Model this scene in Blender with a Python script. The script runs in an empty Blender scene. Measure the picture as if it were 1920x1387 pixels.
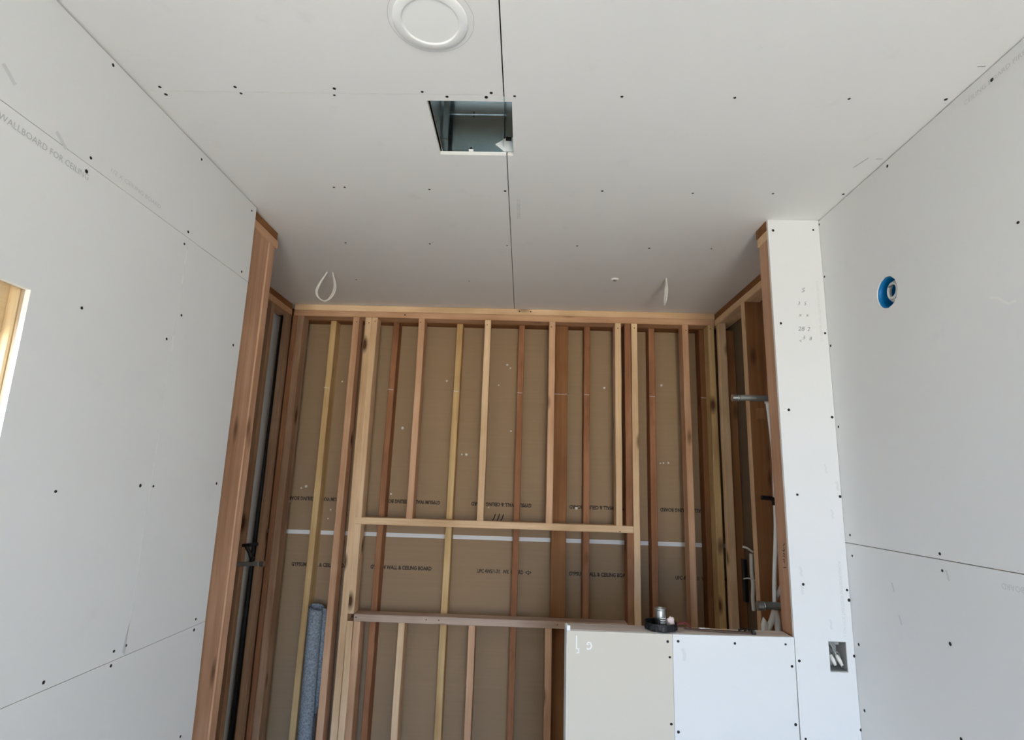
import bpy, bmesh, math, random
from mathutils import Vector, Matrix, noise

random.seed(11)
scn = bpy.context.scene
col = scn.collection
EYE = 1.676                 # eye height; floor is z = 0
CEIL = EYE + 1.0668         # underside of the ceiling boards (9 ft)
R = math.radians

# ------------------------------------------------------------------ camera
cam = bpy.data.objects.new('camera', bpy.data.cameras.new('camera'))
col.objects.link(cam)
cam.data.sensor_width = 36.0
cam.data.lens = 1056.74 / 1920 * 36
cam.data.clip_start = 0.02
_y, _p, _r = 0.0254043408, 0.200109919, 0.0309035333      # yaw, pitch, roll
rt = Vector((math.cos(_y), math.sin(_y), 0)); f0 = Vector((-math.sin(_y), math.cos(_y), 0)); zz = Vector((0, 0, 1))
fw = math.cos(_p) * f0 + math.sin(_p) * zz
up = -math.sin(_p) * f0 + math.cos(_p) * zz
rt2 = math.cos(_r) * rt + math.sin(_r) * up
up2 = -math.sin(_r) * rt + math.cos(_r) * up
m = Matrix((rt2, up2, -fw)).transposed().to_4x4()
m.translation = (0, 0, EYE)
cam.matrix_world = m
scn.camera = cam

# ------------------------------------------------------------------ light and exposure
scn.view_settings.view_transform = 'Standard'
scn.view_settings.look = 'None'
scn.view_settings.gamma = 1
scn.view_settings.use_curve_mapping = False
scn.view_settings.exposure = 3.40
scn.cycles.use_denoising = True
scn.cycles.max_bounces = 16
scn.cycles.diffuse_bounces = 10
scn.cycles.sample_clamp_indirect = 6

world = bpy.data.worlds.new('sky'); scn.world = world
world.use_nodes = True
nt = world.node_tree; nt.nodes.clear()
wo = nt.nodes.new('ShaderNodeOutputWorld'); bg = nt.nodes.new('ShaderNodeBackground')
tc = nt.nodes.new('ShaderNodeTexCoord'); sx = nt.nodes.new('ShaderNodeSeparateXYZ')
rp = nt.nodes.new('ShaderNodeValToRGB'); mp = nt.nodes.new('ShaderNodeMapRange')
mp.inputs[1].default_value = -0.35; mp.inputs[2].default_value = 0.45
rp.color_ramp.elements[0].color = (0.88, 0.82, 0.70, 1)       # sunlit bare ground outdoors
rp.color_ramp.elements[0].position = 0.38
rp.color_ramp.elements[1].color = (0.42, 0.69, 1.16, 1)       # hazy sky
rp.color_ramp.elements[1].position = 0.50
nt.links.new(tc.outputs['Generated'], sx.inputs[0]); nt.links.new(sx.outputs[2], mp.inputs[0])
nt.links.new(mp.outputs[0], rp.inputs[0]); nt.links.new(rp.outputs[0], bg.inputs[0])
bg.inputs[1].default_value = 2.2
nt.links.new(bg.outputs[0], wo.inputs[0])

def portal(name, loc, rot, sx_, sy_):
    l = bpy.data.lights.new(name, 'AREA'); l.shape = 'RECTANGLE'; l.size = sx_; l.size_y = sy_
    l.cycles.is_portal = True
    o = bpy.data.objects.new(name, l); o.location = loc; o.rotation_euler = rot
    col.objects.link(o)
DOOR = (0.02, 1.12, 0.0, 2.25)      # doorway behind the photographer, x0 x1 z0 z1
FRONT_Y = -3.6
portal('doorway_daylight', ((DOOR[0] + DOOR[1]) / 2, FRONT_Y - 0.13, DOOR[3] / 2), (R(90), 0, 0), DOOR[1] - DOOR[0], DOOR[3])
portal('window_daylight', (-1.29, 0.97, 1.84), (0, R(-90), 0), 0.45, 0.5)

# ------------------------------------------------------------------ materials
def new_mat(name, rough=0.85, spec=0.25):
    mt = bpy.data.materials.new(name); mt.use_nodes = True
    n = mt.node_tree.nodes; b = n['Principled BSDF']
    b.inputs['Roughness'].default_value = rough
    b.inputs['Specular IOR Level'].default_value = spec
    return mt, mt.node_tree, b

def flat(name, c, rough=0.6, metal=0.0, spec=0.3):
    mt, t, b = new_mat(name, rough, spec)
    b.inputs['Base Color'].default_value = (*c, 1); b.inputs['Metallic'].default_value = metal
    return mt

def nnode(t, kind, **kw):
    n = t.nodes.new(kind)
    for k, v in kw.items():
        n.inputs[k].default_value = v
    return n

def paper(name, c, smudge=0.06, stripe=0.0, smudge_col=(0.35, 0.34, 0.32), rough=0.9):
    """board paper: faint cloudy tone, rare scuffs, optional paper rib"""
    mt, t, b = new_mat(name, rough, 0.15)
    L = t.links.new
    co = t.nodes.new('ShaderNodeTexCoord')
    n1 = nnode(t, 'ShaderNodeTexNoise', Scale=1.4, Detail=3.0); L(co.outputs['Object'], n1.inputs['Vector'])
    n2 = nnode(t, 'ShaderNodeTexNoise', Scale=7.0, Detail=5.0, Roughness=0.6); L(co.outputs['Object'], n2.inputs['Vector'])
    r1 = t.nodes.new('ShaderNodeValToRGB')
    r1.color_ramp.elements[0].position = 0.35; r1.color_ramp.elements[1].position = 0.7
    r1.color_ramp.elements[0].color = (*[v * 0.965 for v in c], 1); r1.color_ramp.elements[1].color = (*c, 1)
    L(n1.outputs['Fac'], r1.inputs[0])
    r2 = t.nodes.new('ShaderNodeValToRGB')
    r2.color_ramp.elements[0].position = 0.62; r2.color_ramp.elements[1].position = 0.80
    r2.color_ramp.elements[0].color = (0, 0, 0, 1); r2.color_ramp.elements[1].color = (smudge * 3, smudge * 3, smudge * 3, 1)
    L(n2.outputs['Fac'], r2.inputs[0])
    mx = t.nodes.new('ShaderNodeMixRGB'); mx.inputs[2].default_value = (*smudge_col, 1)
    L(r1.outputs[0], mx.inputs[1]); L(r2.outputs[0], mx.inputs[0])
    out = mx.outputs[0]
    if stripe:
        mpn = t.nodes.new('ShaderNodeMapping'); mpn.inputs['Scale'].default_value = (1.5, 1.5, 60)
        n3 = nnode(t, 'ShaderNodeTexNoise', Scale=1.0, Detail=2.0)
        L(co.outputs['Object'], mpn.inputs[0]); L(mpn.outputs[0], n3.inputs['Vector'])
        m2 = t.nodes.new('ShaderNodeMixRGB'); m2.blend_type = 'MULTIPLY'; m2.inputs[0].default_value = stripe
        L(out, m2.inputs[1]); L(n3.outputs['Fac'], m2.inputs[2]); out = m2.outputs[0]
    L(out, b.inputs['Base Color'])
    nb = nnode(t, 'ShaderNodeTexNoise', Scale=220.0, Detail=2.0); L(co.outputs['Object'], nb.inputs['Vector'])
    bp = nnode(t, 'ShaderNodeBump', Strength=0.05, Distance=0.001); L(nb.outputs['Fac'], bp.inputs['Height'])
    L(bp.outputs[0], b.inputs['Normal'])
    return mt

def wood(name, dark, light, knot=(0.10, 0.045, 0.02), knot_amt=1.0, dirt=0.0, rough=0.75):
    """sawn softwood; grain runs along the object's local Z"""
    mt, t, b = new_mat(name, rough, 0.2)
    L = t.links.new
    co = t.nodes.new('ShaderNodeTexCoord'); oi = t.nodes.new('ShaderNodeObjectInfo')
    ml = t.nodes.new('ShaderNodeMath'); ml.operation = 'MULTIPLY'; ml.inputs[1].default_value = 37.0
    L(oi.outputs['Random'], ml.inputs[0])
    ad = t.nodes.new('ShaderNodeVectorMath'); ad.operation = 'ADD'
    L(co.outputs['Object'], ad.inputs[0]); L(ml.outputs[0], ad.inputs[1])
    def mapped(s):
        q = t.nodes.new('ShaderNodeMapping'); q.inputs['Scale'].default_value = s; L(ad.outputs[0], q.inputs[0]); return q.outputs[0]
    n1 = nnode(t, 'ShaderNodeTexNoise', Scale=1.0, Detail=6.0, Roughness=0.65, Distortion=0.4); L(mapped((95, 95, 2.2)), n1.inputs['Vector'])
    n2 = nnode(t, 'ShaderNodeTexNoise', Scale=1.0, Detail=2.0, Distortion=0.8); L(mapped((16, 16, 0.8)), n2.inputs['Vector'])
    n4 = nnode(t, 'ShaderNodeTexNoise', Scale=1.0, Detail=3.0); L(mapped((3, 3, 2.2)), n4.inputs['Vector'])
    s = t.nodes.new('ShaderNodeMath'); s.operation = 'MULTIPLY_ADD'; s.inputs[1].default_value = 0.45
    h = t.nodes.new('ShaderNodeMath'); h.operation = 'MULTIPLY'; h.inputs[1].default_value = 0.55
    L(n1.outputs['Fac'], s.inputs[0]); L(n2.outputs['Fac'], h.inputs[0]); L(h.outputs[0], s.inputs[2])
    rm = t.nodes.new('ShaderNodeValToRGB')
    rm.color_ramp.elements[0].position = 0.34; rm.color_ramp.elements[1].position = 0.62
    rm.color_ramp.elements[0].color = (*dark, 1); rm.color_ramp.elements[1].color = (*light, 1)
    L(s.outputs[0], rm.inputs[0])
    # patches of darker heartwood
    mx0 = t.nodes.new('ShaderNodeMixRGB'); mx0.blend_type = 'MULTIPLY'
    r0 = t.nodes.new('ShaderNodeValToRGB'); r0.color_ramp.elements[0].position = 0.35; r0.color_ramp.elements[1].position = 0.6
    r0.color_ramp.elements[0].color = (0.62, 0.52, 0.44, 1); r0.color_ramp.elements[1].color = (1, 1, 1, 1)
    L(n4.outputs['Fac'], r0.inputs[0]); mx0.inputs[0].default_value = 0.55
    L(rm.outputs[0], mx0.inputs[1]); L(r0.outputs[0], mx0.inputs[2])
    # knots
    vo = nnode(t, 'ShaderNodeTexVoronoi', Scale=1.0); L(mapped((7.0, 7.0, 2.6)), vo.inputs['Vector'])
    rk = t.nodes.new('ShaderNodeValToRGB'); rk.color_ramp.elements[0].position = 0.06; rk.color_ramp.elements[1].position = 0.17
    k = knot_amt
    rk.color_ramp.elements[0].color = (k, k, k, 1); rk.color_ramp.elements[1].color = (0, 0, 0, 1)
    L(vo.outputs['Distance'], rk.inputs[0])
    mx = t.nodes.new('ShaderNodeMixRGB'); mx.inputs[2].default_value = (*knot, 1)
    L(rk.outputs[0], mx.inputs[0]); L(mx0.outputs[0], mx.inputs[1])
    out = mx.outputs[0]
    if dirt:
        n5 = nnode(t, 'ShaderNodeTexNoise', Scale=1.0, Detail=6.0, Roughness=0.7); L(mapped((14, 14, 4)), n5.inputs['Vector'])
        r5 = t.nodes.new('ShaderNodeValToRGB'); r5.color_ramp.elements[0].position = 0.5; r5.color_ramp.elements[1].position = 0.68
        r5.color_ramp.elements[0].color = (0, 0, 0, 1); r5.color_ramp.elements[1].color = (dirt, dirt, dirt, 1)
        L(n5.outputs['Fac'], r5.inputs[0])
        m5 = t.nodes.new('ShaderNodeMixRGB'); m5.inputs[2].default_value = (0.07, 0.04, 0.025, 1)
        L(r5.outputs[0], m5.inputs[0]); L(out, m5.inputs[1]); out = m5.outputs[0]
    L(out, b.inputs['Base Color'])
    bp = nnode(t, 'ShaderNodeBump', Strength=0.25, Distance=0.001); L(n1.outputs['Fac'], bp.inputs['Height']); L(bp.outputs[0], b.inputs['Normal'])
    return mt

M = {}
M['board'] = paper('drywall_white_paper', (0.76, 0.76, 0.745), 0.03)
M['ceil'] = paper('drywall_ceiling_paper', (0.83, 0.82, 0.795), 0.045)
M['bright'] = paper('drywall_bright_paper', (0.70, 0.705, 0.70), 0.02)
M['tan'] = paper('drywall_tan_paper', (0.60, 0.555, 0.475), 0.02)
M['kraft'] = paper('drywall_back_paper', (0.375, 0.255, 0.15), 0.05, stripe=0.14)
M['kraft_shade'] = paper('drywall_back_paper_shaded', (0.17, 0.12, 0.075), 0.05)  # kraft back paper darkened: the alcove's shade is put into the colour
M['gypsum'] = paper('gypsum_core', (0.82, 0.81, 0.77), 0.08, smudge_col=(0.5, 0.47, 0.42))
M['fir'] = wood('pale_fir', (0.72, 0.475, 0.27), (0.91, 0.665, 0.41))
M['pink'] = wood('pink_fir', (0.56, 0.31, 0.17), (0.75, 0.475, 0.29))
M['red'] = wood('red_fir', (0.28, 0.12, 0.055), (0.42, 0.20, 0.10), dirt=0.3)
M['yellow'] = wood('yellow_pine', (0.52, 0.33, 0.14), (0.72, 0.50, 0.24), knot_amt=1.0)
M['brown'] = wood('brown_fir', (0.22, 0.095, 0.035), (0.34, 0.16, 0.065))
M['plum'] = wood('weathered_fir', (0.32, 0.18, 0.10), (0.48, 0.30, 0.185), dirt=0.15)
M['post'] = wood('post_fir', (0.46, 0.255, 0.15), (0.63, 0.385, 0.25), knot_amt=0.8)
M['sill'] = wood('dusty_fir', (0.50, 0.36, 0.27), (0.68, 0.53, 0.42))
M['pine'] = wood('window_pine', (0.62, 0.45, 0.24), (0.80, 0.64, 0.40), knot_amt=0.6)
M['ledge'] = wood('plaster_dusted_plate', (0.52, 0.43, 0.38), (0.74, 0.68, 0.63), knot_amt=0.2)
M['jamb'] = wood('tan_jamb', (0.46, 0.35, 0.23), (0.60, 0.48, 0.34), knot_amt=0.2)
M['floor'] = wood('subfloor', (0.56, 0.52, 0.45), (0.68, 0.63, 0.55), knot_amt=0.2)
M['screw'] = flat('black_phosphate', (0.012, 0.012, 0.012), 0.6)
M['nail'] = flat('nail_head', (0.05, 0.035, 0.028), 0.5)
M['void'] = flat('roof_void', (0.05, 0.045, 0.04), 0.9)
M['ink'] = flat('faded_print_ink', (0.49, 0.49, 0.48), 0.9)
M['inkdark'] = flat('print_ink', (0.055, 0.042, 0.034), 0.9)
M['pencil'] = flat('pencil', (0.20, 0.20, 0.20), 0.8)
M['faint'] = flat('faint_pencil', (0.58, 0.58, 0.565), 0.8)
M['scuff'] = flat('soft_scuff', (0.62, 0.625, 0.62), 0.9)
M['marker'] = flat('marker', (0.03, 0.025, 0.022), 0.8)
M['white'] = flat('white_plastic', (0.80, 0.80, 0.77), 0.45)
M['cable'] = flat('cable_jacket', (0.74, 0.72, 0.66), 0.45)
M['lens'] = flat('downlight_lens', (0.90, 0.90, 0.87), 0.35)
M['trim'] = flat('downlight_trim', (0.87, 0.87, 0.85), 0.4)
M['blue'] = flat('blue_box_plastic', (0.0, 0.17, 0.42), 0.45)
M['black'] = flat('black_plastic', (0.012, 0.012, 0.013), 0.45)
M['zinc'] = flat('galvanised_steel', (0.42, 0.43, 0.42), 0.38, metal=1.0)
M['pipe'] = flat('dull_galvanised_pipe', (0.30, 0.31, 0.30), 0.5, metal=0.6)
M['fan'] = flat('fan_housing_steel', (0.60, 0.66, 0.67), 0.16, metal=1.0)
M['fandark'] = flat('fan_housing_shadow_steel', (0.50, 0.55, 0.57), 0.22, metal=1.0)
M['label'] = flat('housing_label', (0.78, 0.82, 0.82), 0.5)
M['boxgrey'] = flat('grey_box', (0.33, 0.33, 0.31), 0.6)
M['pinkpaper'] = flat('crumpled_pink', (0.75, 0.60, 0.58), 0.8)
M['dkred'] = flat('dark_red_scrap', (0.16, 0.03, 0.03), 0.6)
M['tape'] = paper('white_sheet_edge', (0.80, 0.79, 0.76), 0.03)
M['mud'] = flat('mud_speck', (0.72, 0.68, 0.60), 0.9)
M['stain'] = wood('shim_wood', (0.09, 0.055, 0.04), (0.16, 0.10, 0.075), knot_amt=0.0)

mt, t, b = new_mat('grey_felt', 0.95, 0.1)
co = t.nodes.new('ShaderNodeTexCoord'); nz = nnode(t, 'ShaderNodeTexNoise', Scale=110.0, Detail=4.0, Roughness=0.7)
rr = t.nodes.new('ShaderNodeValToRGB'); rr.color_ramp.elements[0].position = 0.36; rr.color_ramp.elements[1].position = 0.66
rr.color_ramp.elements[0].color = (0.15, 0.168, 0.185, 1); rr.color_ramp.elements[1].color = (0.36, 0.395, 0.42, 1)
t.links.new(co.outputs['Object'], nz.inputs['Vector']); t.links.new(nz.outputs['Fac'], rr.inputs[0]); t.links.new(rr.outputs[0], b.inputs['Base Color'])
M['felt'] = mt

mt, t, b = new_mat('window_glass', 0.05, 0.5)
b.inputs['Transmission Weight'].default_value = 1.0; b.inputs['Base Color'].default_value = (0.93, 0.95, 0.95, 1); b.inputs['IOR'].default_value = 1.45
M['glass'] = mt

# ------------------------------------------------------------------ helpers
def link(o, parent=None):
    col.objects.link(o)
    if parent:
        o.parent = parent
        o.matrix_parent_inverse = Matrix.Translation(-parent.location) if parent.parent is None else Matrix.Identity(4)
    return o

def depth_parent(o, parent):
    """parent keeping world coordinates, whatever the parent's transform"""
    o.parent = parent
    o.matrix_parent_inverse = wm(parent).inverted()

def wm(o):
    return (wm(o.parent) @ o.matrix_parent_inverse if o.parent else Matrix.Identity(4)) @ o.matrix_basis

def put(name, bm, mat, parent=None, loc=None, smooth=False, rot=None, label=None, kind=None):
    """bm is in local coordinates of the new object; loc/rot place it in the world"""
    bmesh.ops.recalc_face_normals(bm, faces=bm.faces[:])
    me = bpy.data.meshes.new(name); bm.to_mesh(me); bm.free()
    if smooth:
        for p in me.polygons: p.use_smooth = True
    me.materials.append(M[mat] if isinstance(mat, str) else mat)
    o = bpy.data.objects.new(name, me)
    o.matrix_basis = Matrix.Translation(loc or (0, 0, 0)) @ (rot.to_4x4() if rot else Matrix.Identity(4))
    col.objects.link(o)
    if parent: depth_parent(o, parent)
    if label: o['label'] = label
    if kind: o['kind'] = kind
    return o

def structure(name, loc=(0, 0, 0), label=None):
    o = bpy.data.objects.new(name, None); o.location = loc; o.empty_display_size = 0.1
    o['kind'] = 'structure'
    if label: o['label'] = label
    col.objects.link(o); return o

def thing(name, label, cat, loc, group=None):
    o = bpy.data.objects.new(name, None); o.location = loc; o.empty_display_size = 0.05
    o['label'] = label; o['category'] = cat
    if group: o['group'] = group
    col.objects.link(o); return o

def tag(o, label, cat, group=None):
    o['label'] = label; o['category'] = cat
    if group: o['group'] = group
    return o

def box_bm(sx_, sy_, sz_, bevel=0.0, c=(0, 0, 0)):
    bm = bmesh.new(); bmesh.ops.create_cube(bm, size=1)
    for v in bm.verts: v.co = Vector((v.co.x * sx_ + c[0], v.co.y * sy_ + c[1], v.co.z * sz_ + c[2]))
    if bevel: bmesh.ops.bevel(bm, geom=bm.edges[:], offset=bevel, segments=1, affect='EDGES')
    return bm

def slab(name, a, b_, mat, parent=None, bevel=0.0, label=None, kind=None):
    """axis-aligned box from corner a to corner b in the world, no grain"""
    c = [(p + q) / 2 for p, q in zip(a, b_)]
    return put(name, box_bm(*[abs(q - p) for p, q in zip(a, b_)], bevel), mat, parent, c, label=label, kind=kind)

AX = {'Z': Matrix.Identity(3), 'X': Matrix.Rotation(R(90), 3, 'Y'), 'Y': Matrix.Rotation(R(-90), 3, 'X')}
def board(name, x, y, z, mat, parent, axis='Z', bow=0.003, rough=0.0012, bevel=0.003, lean=(0, 0), label=None):
    """a length of sawn lumber filling x, y, z ranges; grain along axis; slightly bowed and uneven like real studs"""
    d = (x[1] - x[0], y[1] - y[0], z[1] - z[0]); c = Vector(((x[0] + x[1]) / 2, (y[0] + y[1]) / 2, (z[0] + z[1]) / 2))
    if axis == 'Z': w, h, l = d
    elif axis == 'X': w, h, l = d[2], d[1], d[0]
    else: w, h, l = d[0], d[2], d[1]
    bm = bmesh.new(); n = max(2, int(l / 0.11)); bv = min(bevel, w * 0.2, h * 0.2)
    prof = [(-w/2 + bv, -h/2), (w/2 - bv, -h/2), (w/2, -h/2 + bv), (w/2, h/2 - bv), (w/2 - bv, h/2), (-w/2 + bv, h/2), (-w/2, h/2 - bv), (-w/2, -h/2 + bv)]
    sd = Vector((random.uniform(0, 90), random.uniform(0, 90), random.uniform(0, 90)))
    ph = random.uniform(-1, 1) * bow
    rings = []
    for i in range(n + 1):
        tt = i / n; zc = (tt - 0.5) * l
        b0 = ph * math.sin(math.pi * tt)
        ring = []
        for k, (px, py) in enumerate(prof):
            j = rough if 0 < i < n else rough * 0.4
            dx = noise.noise(sd + Vector((k * 3.1, tt * l * 5, 0))) * j * 1.6
            dy = noise.noise(sd + Vector((k * 3.1, tt * l * 5, 40))) * j
            ring.append(bm.verts.new((px + dx + b0 + lean[0] * (tt - 0.5), py + dy + lean[1] * (tt - 0.5), zc)))
        rings.append(ring)
    for i in range(n):
        for k in range(8):
            bm.faces.new((rings[i][k], rings[i][(k + 1) % 8], rings[i + 1][(k + 1) % 8], rings[i + 1][k]))
    bm.faces.new(rings[0][::-1]); bm.faces.new(rings[-1])
    return put(name, bm, mat, parent, c, rot=AX[axis], label=label)

def plane_map(plane, p):
    """plane = (axis, coordinate): 2-d sheet coordinates to the world"""
    ax, k = plane
    return Vector((k, p[0], p[1])) if ax == 'x' else Vector((p[0], k, p[1])) if ax == 'y' else Vector((p[0], p[1], k))

def sheet(name, plane, u, v, mat, parent, back, t_=0.0127, holes=(), kind=None, label=None, poly=None, core='gypsum'):
    """one gypsum board: u x v rectangle (or poly) minus rectangular or round holes, extruded by t_ towards back (+1/-1);
    face paper and cut edges have their own material"""
    bm = bmesh.new(); ax, k = plane
    def V(p, q=0.0): return bm.verts.new(plane_map((ax, k + q), p))
    rects = [h for h in holes if len(h) == 4]; rounds = [h for h in holes if len(h) == 3]
    loops = []
    if poly: loops.append(list(poly))
    else:
        us = sorted({u[0], u[1], *[w for h in rects for w in (h[0], h[1])], *[w for h in rounds for w in (h[0] - h[2] * 1.4, h[0] + h[2] * 1.4)]})
        vs = sorted({v[0], v[1], *[w for h in rects for w in (h[2], h[3])], *[w for h in rounds for w in (h[1] - h[2] * 1.4, h[1] + h[2] * 1.4)]})
        us = [w for w in us if u[0] <= w <= u[1]]; vs = [w for w in vs if v[0] <= w <= v[1]]
        for i in range(len(us) - 1):
            for j in range(len(vs) - 1):
                cu, cv = (us[i] + us[i + 1]) / 2, (vs[j] + vs[j + 1]) / 2
                if any(h[0] < cu < h[1] and h[2] < cv < h[3] for h in rects): continue
                q = [(us[i], vs[j]), (us[i + 1], vs[j]), (us[i + 1], vs[j + 1]), (us[i], vs[j + 1])]
                rd = [h for h in rounds if abs(h[0] - cu) < h[2] and abs(h[1] - cv) < h[2]]
                if rd:
                    h = rd[0]; N = 32; s = h[2] * 1.4
                    ring, sq = [], []
                    for a in range(N):
                        an = 2 * math.pi * (a + 0.5) / N - math.pi / 4 - math.pi / N
                        jt = 1 + 0.02 * math.sin(a * 2.3)
                        ring.append((h[0] + h[2] * jt * math.cos(an), h[1] + h[2] * jt * math.sin(an)))
                        mx_ = max(abs(math.cos(an)), abs(math.sin(an)))
                        sq.append((h[0] + s * math.cos(an) / mx_, h[1] + s * math.sin(an) / mx_))
                    for a in range(N):
                        loops.append([ring[a], ring[(a + 1) % N], sq[(a + 1) % N], sq[a]])
                else: loops.append(q)
    for lp in loops: bm.faces.new([V(p) for p in lp])
    bmesh.ops.remove_doubles(bm, verts=bm.verts[:], dist=1e-5)
    front = bm.faces[:]
    ret = bmesh.ops.extrude_face_region(bm, geom=front)
    off = plane_map((ax, back * t_), (0, 0))
    moved = [g for g in ret['geom'] if isinstance(g, bmesh.types.BMVert)]
    bmesh.ops.translate(bm, verts=moved, vec=off)
    cen = sum((vv.co for vv in bm.verts), Vector()) / len(bm.verts)
    bmesh.ops.translate(bm, verts=bm.verts[:], vec=-cen)
    bm.normal_update()
    axi = 'xyz'.index(ax)
    for f in bm.faces:
        f.material_index = 0 if abs(f.normal[axi]) > 0.9 else 1
    o = put(name, bm, mat, parent, cen, label=label, kind=kind)
    o.data.materials.append(M[core])
    return o

def lathe_bm(prof, n=32, close=False):
    bm = bmesh.new(); rings = []
    for r, z in prof:
        rings.append([bm.verts.new((r * math.cos(2 * math.pi * a / n), r * math.sin(2 * math.pi * a / n), z)) for a in range(n)] if r > 1e-6 else [bm.verts.new((0, 0, z))])
    for i in range(len(rings) - 1):
        A, B = rings[i], rings[i + 1]
        for a in range(n):
            q = [A[a % len(A)], A[(a + 1) % len(A)], B[(a + 1) % len(B)], B[a % len(B)]]
            q = list(dict.fromkeys(q))
            if len(q) >= 3: bm.faces.new(q)
    return bm

def tube_bm(pts, r, n=8, cap=True, closed=False, bm=None):
    bm = bm or bmesh.new(); pts = [Vector(p) for p in pts]; rings = []
    rs = r if isinstance(r, (list, tuple)) else [r] * len(pts)
    prev = None
    for i, p in enumerate(pts):
        a = pts[i - 1] if i else (pts[-1] if closed else p); b_ = pts[(i + 1) % len(pts)] if i < len(pts) - 1 or closed else p
        tn = (b_ - a).normalized()
        if prev is None:
            prev = tn.cross(Vector((0.31, 0.17, 0.93)))
            if prev.length < 0.1: prev = tn.cross(Vector((1, 0, 0)))
        s = (prev - tn * prev.dot(tn)).normalized(); prev = s; w = tn.cross(s)
        rings.append([bm.verts.new(p + (s * math.cos(2 * math.pi * k / n) + w * math.sin(2 * math.pi * k / n)) * rs[i]) for k in range(n)])
    m_ = len(rings)
    for i in range(m_ if closed else m_ - 1):
        for k in range(n):
            bm.faces.new((rings[i][k], rings[i][(k + 1) % n], rings[(i + 1) % m_][(k + 1) % n], rings[(i + 1) % m_][k]))
    if cap and not closed: bm.faces.new(rings[0][::-1]); bm.faces.new(rings[-1])
    return bm

def spline(ctrl, per=8):
    P = [Vector(c) for c in ctrl]; out = []
    for i in range(len(P) - 1):
        p0, p1, p2, p3 = P[max(i - 1, 0)], P[i], P[i + 1], P[min(i + 2, len(P) - 1)]
        for k in range(per):
            t_ = k / per
            out.append(0.5 * ((2 * p1) + (p2 - p0) * t_ + (2 * p0 - 5 * p1 + 4 * p2 - p3) * t_ ** 2 + (3 * p1 - p0 - 3 * p2 + p3) * t_ ** 3))
    return out + [P[-1]]

def world_tube(name, pts, r, mat, parent=None, n=8, closed=False, label=None, smooth=True):
    c = sum((Vector(p) for p in pts), Vector()) / len(pts)
    return put(name, tube_bm([Vector(p) - c for p in pts], r, n, closed=closed), mat, parent, c, smooth=smooth, label=label)

_screw = None
def screw(parent, pos, normal):
    """black bugle-head drywall screw, seated in its dimple; all share one mesh"""
    global _screw
    if _screw is None:
        bm = lathe_bm([(0, 0.0001), (0.0014, 0.0001), (0.0018, 0.0008), (0.0036, 0.0010), (0.0043, 0.0006), (0.0046, 0.0)], 10)
        tmp = put('screw', bm, 'screw'); _screw = tmp.data; bpy.data.objects.remove(tmp)
    o = bpy.data.objects.new('screw', _screw)
    q = Vector(normal).to_track_quat('Z', 'Y')
    j = 0.85 + random.random() * 0.3
    o.matrix_basis = Matrix.Translation(pos) @ q.to_matrix().to_4x4() @ Matrix.Diagonal((j, j * random.uniform(0.85, 1.1), 1, 1))
    col.objects.link(o); depth_parent(o, parent); return o

def screws(pairs, plane, normal, pick):
    for p in pairs:
        screw(pick(p), plane_map(plane, p) + Vector(normal) * 0.0001, normal)

def nail(parent, pos, normal=(0, -1, 0), r=0.0035):
    bm = lathe_bm([(0, 0.0006), (r * 0.8, 0.0006), (r, 0)], 8)
    return put('nail_head', bm, 'nail', parent, Vector(pos), rot=Vector(normal).to_track_quat('Z', 'Y').to_matrix())

def text(parent, s, pos, u, v, size, mat, name='printed_lettering', bold=0.0, squeeze=1.0, shear=0.0):
    """flat print: string laid on a surface; pos = centre, u = reading direction, v = up"""
    cu = bpy.data.curves.new('t', 'FONT'); cu.body = s; cu.size = size; cu.align_x = 'CENTER'; cu.align_y = 'CENTER'
    cu.resolution_u = 2; cu.offset = bold; cu.shear = shear
    to = bpy.data.objects.new('t', cu); col.objects.link(to)
    me = bpy.data.meshes.new_from_object(to.evaluated_get(bpy.context.evaluated_depsgraph_get()))
    bpy.data.objects.remove(to); bpy.data.curves.remove(cu)
    me.name = name; u = Vector(u); v = Vector(v); n = u.cross(v)
    me.materials.clear(); me.materials.append(M[mat])
    o = bpy.data.objects.new(name, me)
    mm = Matrix((u * squeeze, v, n)).transposed().to_4x4(); mm.translation = Vector(pos) + n * 0.0004
    o.matrix_basis = mm; col.objects.link(o); depth_parent(o, parent)
    return o

def stroke(parent, pts, w, mat, u, v, pos, name='pencil_mark'):
    """thin drawn line on a surface; pts in (u, v) metres about pos"""
    bm = bmesh.new(); prev = None; n = len(pts)
    for i, p in enumerate(pts):
        a = Vector(pts[max(i - 1, 0)]); b_ = Vector(pts[min(i + 1, n - 1)])
        d = (b_ - a); d = d.normalized() if d.length else Vector((1, 0)); q = Vector((-d.y, d.x)) * w / 2
        cur = [bm.verts.new((p[0] + q.x, p[1] + q.y, 0)), bm.verts.new((p[0] - q.x, p[1] - q.y, 0))]
        if prev: bm.faces.new((prev[0], prev[1], cur[1], cur[0]))
        prev = cur
    u = Vector(u); v = Vector(v); nn = u.cross(v)
    o = put(name, bm, mat, parent, Vector(pos) + nn * 0.0004, rot=Matrix((u, v, nn)).transposed())
    return o

def join_bm(dst, src):
    me = bpy.data.meshes.new('j'); src.to_mesh(me); src.free(); dst.from_mesh(me); bpy.data.meshes.remove(me)

# ================================================================== STRUCTURE
XL, XR = -1.105, 1.149          # faces of the left and right drywall
YW = 2.104                      # face of the wing wall and pony wall
YF, YR, YB = 3.35, 3.45, 3.54   # front studs, rear studs, back of the outer drywall
XA, XO, XQ = -1.469, -1.56, 1.25  # alcove side studs, outer boards of the alcove
PB = CEIL - 0.0765              # underside of the double top plates

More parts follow.
